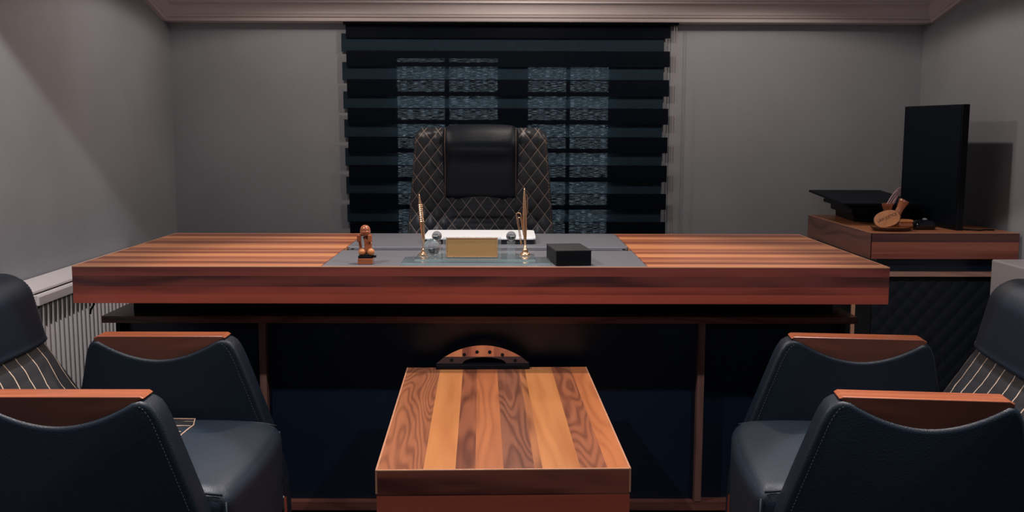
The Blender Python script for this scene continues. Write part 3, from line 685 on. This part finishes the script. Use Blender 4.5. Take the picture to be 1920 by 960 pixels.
def loopc(dx, w, hgt, yy):
    r = []
    for i in range(25):
        t = PI*i/24; x = -w*math.cos(t); z = hgt*math.sin(t)**.8; r.append((dx+x+z*.55, yy+.003*math.sin(3*t), z))
    return r
b1 = beadline(loopc(.002, .012, .062, 0), 27); obj('outer_loop', b1, M['bead'], bd, smooth=True)
b1 = beadline(loopc(-.003, .009, .050, -.006), 22); obj('inner_loop', b1, M['bead'], bd, smooth=True)
b1 = beadline(loopc(.008, .006, .040, .006), 17); obj('inner_loop', b1, M['bead'], bd, smooth=True)
wb = thing('wooden_pill_box', 'small rounded wooden box on the right of the small tray', 'box', (1.512, 3.832, ZT))
c = NB(); cushion(c, -.028, .028, -.018, .018, 0, .017, .006, 0, 10); obj('box_body', c, M['carved'], wb, smooth=True)
c = NB(); cushion(c, -.029, .029, -.019, .019, .0172, .028, .005, .002, 10); obj('lid', c, M['carved_light'], wb, smooth=True)
ms = thing('computer_mouse', 'small glossy black mouse beside the tray on the right corner unit', 'mouse', (1.607, 3.885, .7804))
c = NB(); cushion(c, -.045, .045, -.028, .028, 0, .034, .017, .006, 14); obj('mouse_body', c, M['blackgloss'], ms, smooth=True)
c = NB(); lathe(c, [(.001, -.003), (.009, -.003), (.009, .003), (.001, .003)], 16, Matrix.Translation((.0, -.008, .037)) @ Matrix.Rotation(PI/2, 4, 'X')); obj('scroll_wheel', c, M['chrome'], ms)
c = NB(); tube(c, [(1.72, 3.90, .7835), (1.76, 3.86, .7835), (1.80, 3.83, .7835), (1.83, 3.85, .7835), (1.86, 3.84, .7835)], .0028, 8)
tag(obj('cable', c, M['black'], smooth=True), 'thin black cable lying at the front right of the corner unit', 'cable')

# ================================================================== ON THE DESK
# laptop
lp = thing('laptop', 'closed silver laptop lying on the desk in front of the office chair', 'laptop', (-.091, 3.47, DZ+.0015), 0)
pts = []
for cx, cy, a0 in ((.170, .110, 0), (-.170, .110, 90), (-.170, -.110, 180), (.170, -.110, 270)):
    for i in range(7):
        a = math.radians(a0+15*i); pts.append((cx+.018*math.cos(a), cy+.018*math.sin(a)))
c = NB(); prism(c, [(p[0]*.985, p[1]*.985) for p in pts], 'XY', 0, .015); obj('base', c, M['blackgloss'], lp)
c = NB(); prism(c, pts, 'XY', .0155, .0225); obj('lid', c, M['silver'], lp, .0015)
# crystal desk set
ds = thing('desk_set', 'crystal and gold desk set with nameplate and pen holders at the front of the desk', 'desk set', (-.088, 2.93, DZ+.0012))
c = NB(); box(c, -.212, .214, -.100, .050, 0, .005); obj('lower_glass_plate', c, M['plate'], ds, .002)
c = NB(); box(c, -.175, .170, -.066, .075, .0052, .0118); obj('upper_glass_plate', c, M['plate'], ds, .002)
TP = Matrix.Translation((-.012, -.036, .0122)) @ Matrix.Rotation(math.radians(-8), 4, 'X')
c = NB(); box(c, -.084, .084, .0, .008, 0, .061, TP); obj('glass_frame', c, M['clear'], ds, .0015)
c = NB(); box(c, -.0745, .0745, -.003, 0, .002, .0585, TP); obj('nameplate', c, M['goldplate'], ds, .001)
c = NB()
for d in ((-.0745, .0745, .002, .005), (-.0745, .0745, .0555, .0585), (-.0745, -.0715, .002, .0585), (.0715, .0745, .002, .0585)): box(c, d[0], d[1], -.0052, -.003, d[2], d[3], TP)
obj('nameplate_rim', c, M['gold'], ds, .0006)
for x in (-.119, .101):
    c = NB(); box(c, x-.012, x+.012, .045, .069, .0120, .051); obj('crystal_post', c, M['clear'], ds, .002)
    c = NB(); ball(c, (x, .057, .0657), .0147, 14); obj('crystal_ball', c, M['glass'], ds, smooth=True)
c = NB(); ball(c, (-.130, .005, .0378), .0255, 16); obj('crystal_globe', c, M['glass'], ds, smooth=True)
for x in (-.155, .142):
    c = NB(); lathe(c, [(.001, .0187), (.016, .0187), (.017, .022), (.011, .026), (.008, .030), (.0095, .033), (.0075, .037), (.0045, .041), (.0045, .048), (.001, .048)], 24, Matrix.Translation((x, .03, -.0066))); obj('pen_holder', c, M['gold'], ds, smooth=True)
def pen(label, x, tilt, hgt, ribbed):
    p = thing('pen', label, 'pen', (-.088+x, 2.96, DZ+.0012+.0424), 0, None)
    MT_ = Matrix.Rotation(tilt, 4, 'Y')
    prof_ = [(.001, 0), (.003, .002), (.0045, .02), (.0058, .05), (.0062, .075), (.0062, hgt*.52), (.0055, hgt*.62), (.0042, hgt*.84), (.0018, hgt*.97), (.0006, hgt)]
    c = NB(); lathe(c, prof_, 16, MT_); obj('barrel', c, M['gold'], p, smooth=True)
    c = NB()
    if ribbed:
        for i in range(9): lathe(c, [(.0060, .068+i*.006), (.0072, .070+i*.006), (.0060, .072+i*.006)], 16, MT_)
        obj('grip_ribs', c, M['gold'], p)
    else:
        tube(c, [MT_ @ Vector(q) for q in ((.0068, 0, .09), (.0085, 0, .10), (.0085, 0, .14), (.006, 0, .15))], .001, 6); obj('pocket_clip', c, M['gold'], p)
pen('gold pen with ribbed grip standing tilted in the left pen holder', -.155, math.radians(-5), .150, True)
pen('smooth gold pen standing upright in the right pen holder', .142, math.radians(-1), .168, False)
c = NB()
def loopwire(w, h, x0, z0, n=14, lean=-.16):
    P = [(x0-w+0, 0, z0), ]
    P = [(x0-w, z0+h*.0)]+[(x0-w, z0+h*t) for t in (.3, .6, .8)]+[(x0-w*math.cos(PI*i/n), z0+h*.85+w*math.sin(PI*i/n)) for i in range(n+1)]+[(x0+w, z0+h*t) for t in (.6, .3)]
    return [(p[0]+lean*(p[1]-z0), .03, p[1]) for p in P]
tube(c, loopwire(.0070, .104, .137, .042), .0012, 8); tube(c, loopwire(.0040, .088, .137, .045), .0010, 8)
obj('gold_loop', c, M['gold'], ds, smooth=True)
# black box
bb = thing('black_box', 'small matt black box at the front of the desk, right of the crystal set', 'box', (.178, 2.905, DZ+.0012), math.radians(7))
c = NB(); box(c, -.050, .050, -.085, .085, 0, .0405); obj('box_body', c, M['black'], bb, .001)
c = NB(); box(c, -.051, .051, -.086, .086, .0406, .044); obj('lid', c, mat('dark_card', (.012, .014, .017), .45), bb, .001)
# wooden figurine
fg = thing('wooden_figurine', 'small reddish wooden figurine holding its round head, on the left of the desk pad', 'figurine', (-.400, 2.86, DZ+.001))
c = NB(); box(c, -.021, .021, -.020, .020, 0, .017); obj('base_block', c, M['carved'], fg, .0015)
c = NB(); box(c, -.020, .018, -.018, .018, .0172, .0245); tube(c, [(.008, -.006, .021), (.030, -.008, .0225)], .004, 8); obj('dark_band', c, M['black'], fg, .001)
for x in (-.010, .0155):
    c = NB(); ball(c, (x, -.008, .0345), .0105, 12); obj('knee', c, M['carved_light'], fg, smooth=True)
c = NB(); tube(c, [(-.014, .004, .028), (-.0155, .004, .045), (-.017, .002, .064), (-.0175, 0, .072)], [.006, .0042, .0045, .005], 10)
tube(c, [(.004, .004, .028), (.004, .004, .045), (.003, .004, .062), (.001, .004, .078)], [.012, .009, .008, .010], 12)
tube(c, [(.010, .004, .028), (.013, .003, .045), (.014, .002, .066)], [.005, .0035, .0045], 10)
obj('torso', c, M['carved'], fg, smooth=True)
for x in (-.018, .0125):
    c = NB(); box(c, x-.006, x+.006, -.011, .007, .062, .084); obj('fist', c, M['carved'], fg, .003)
c = NB(); ball(c, (-.001, 0, .097), .0145, 14, .95); lathe(c, [(.011, .080), (.0135, .084), (.0150, .090), (.0152, .094), (.013, .095)], 24, Matrix.Translation((-.001, 0, 0))); obj('head', c, M['carved'], fg, smooth=True)
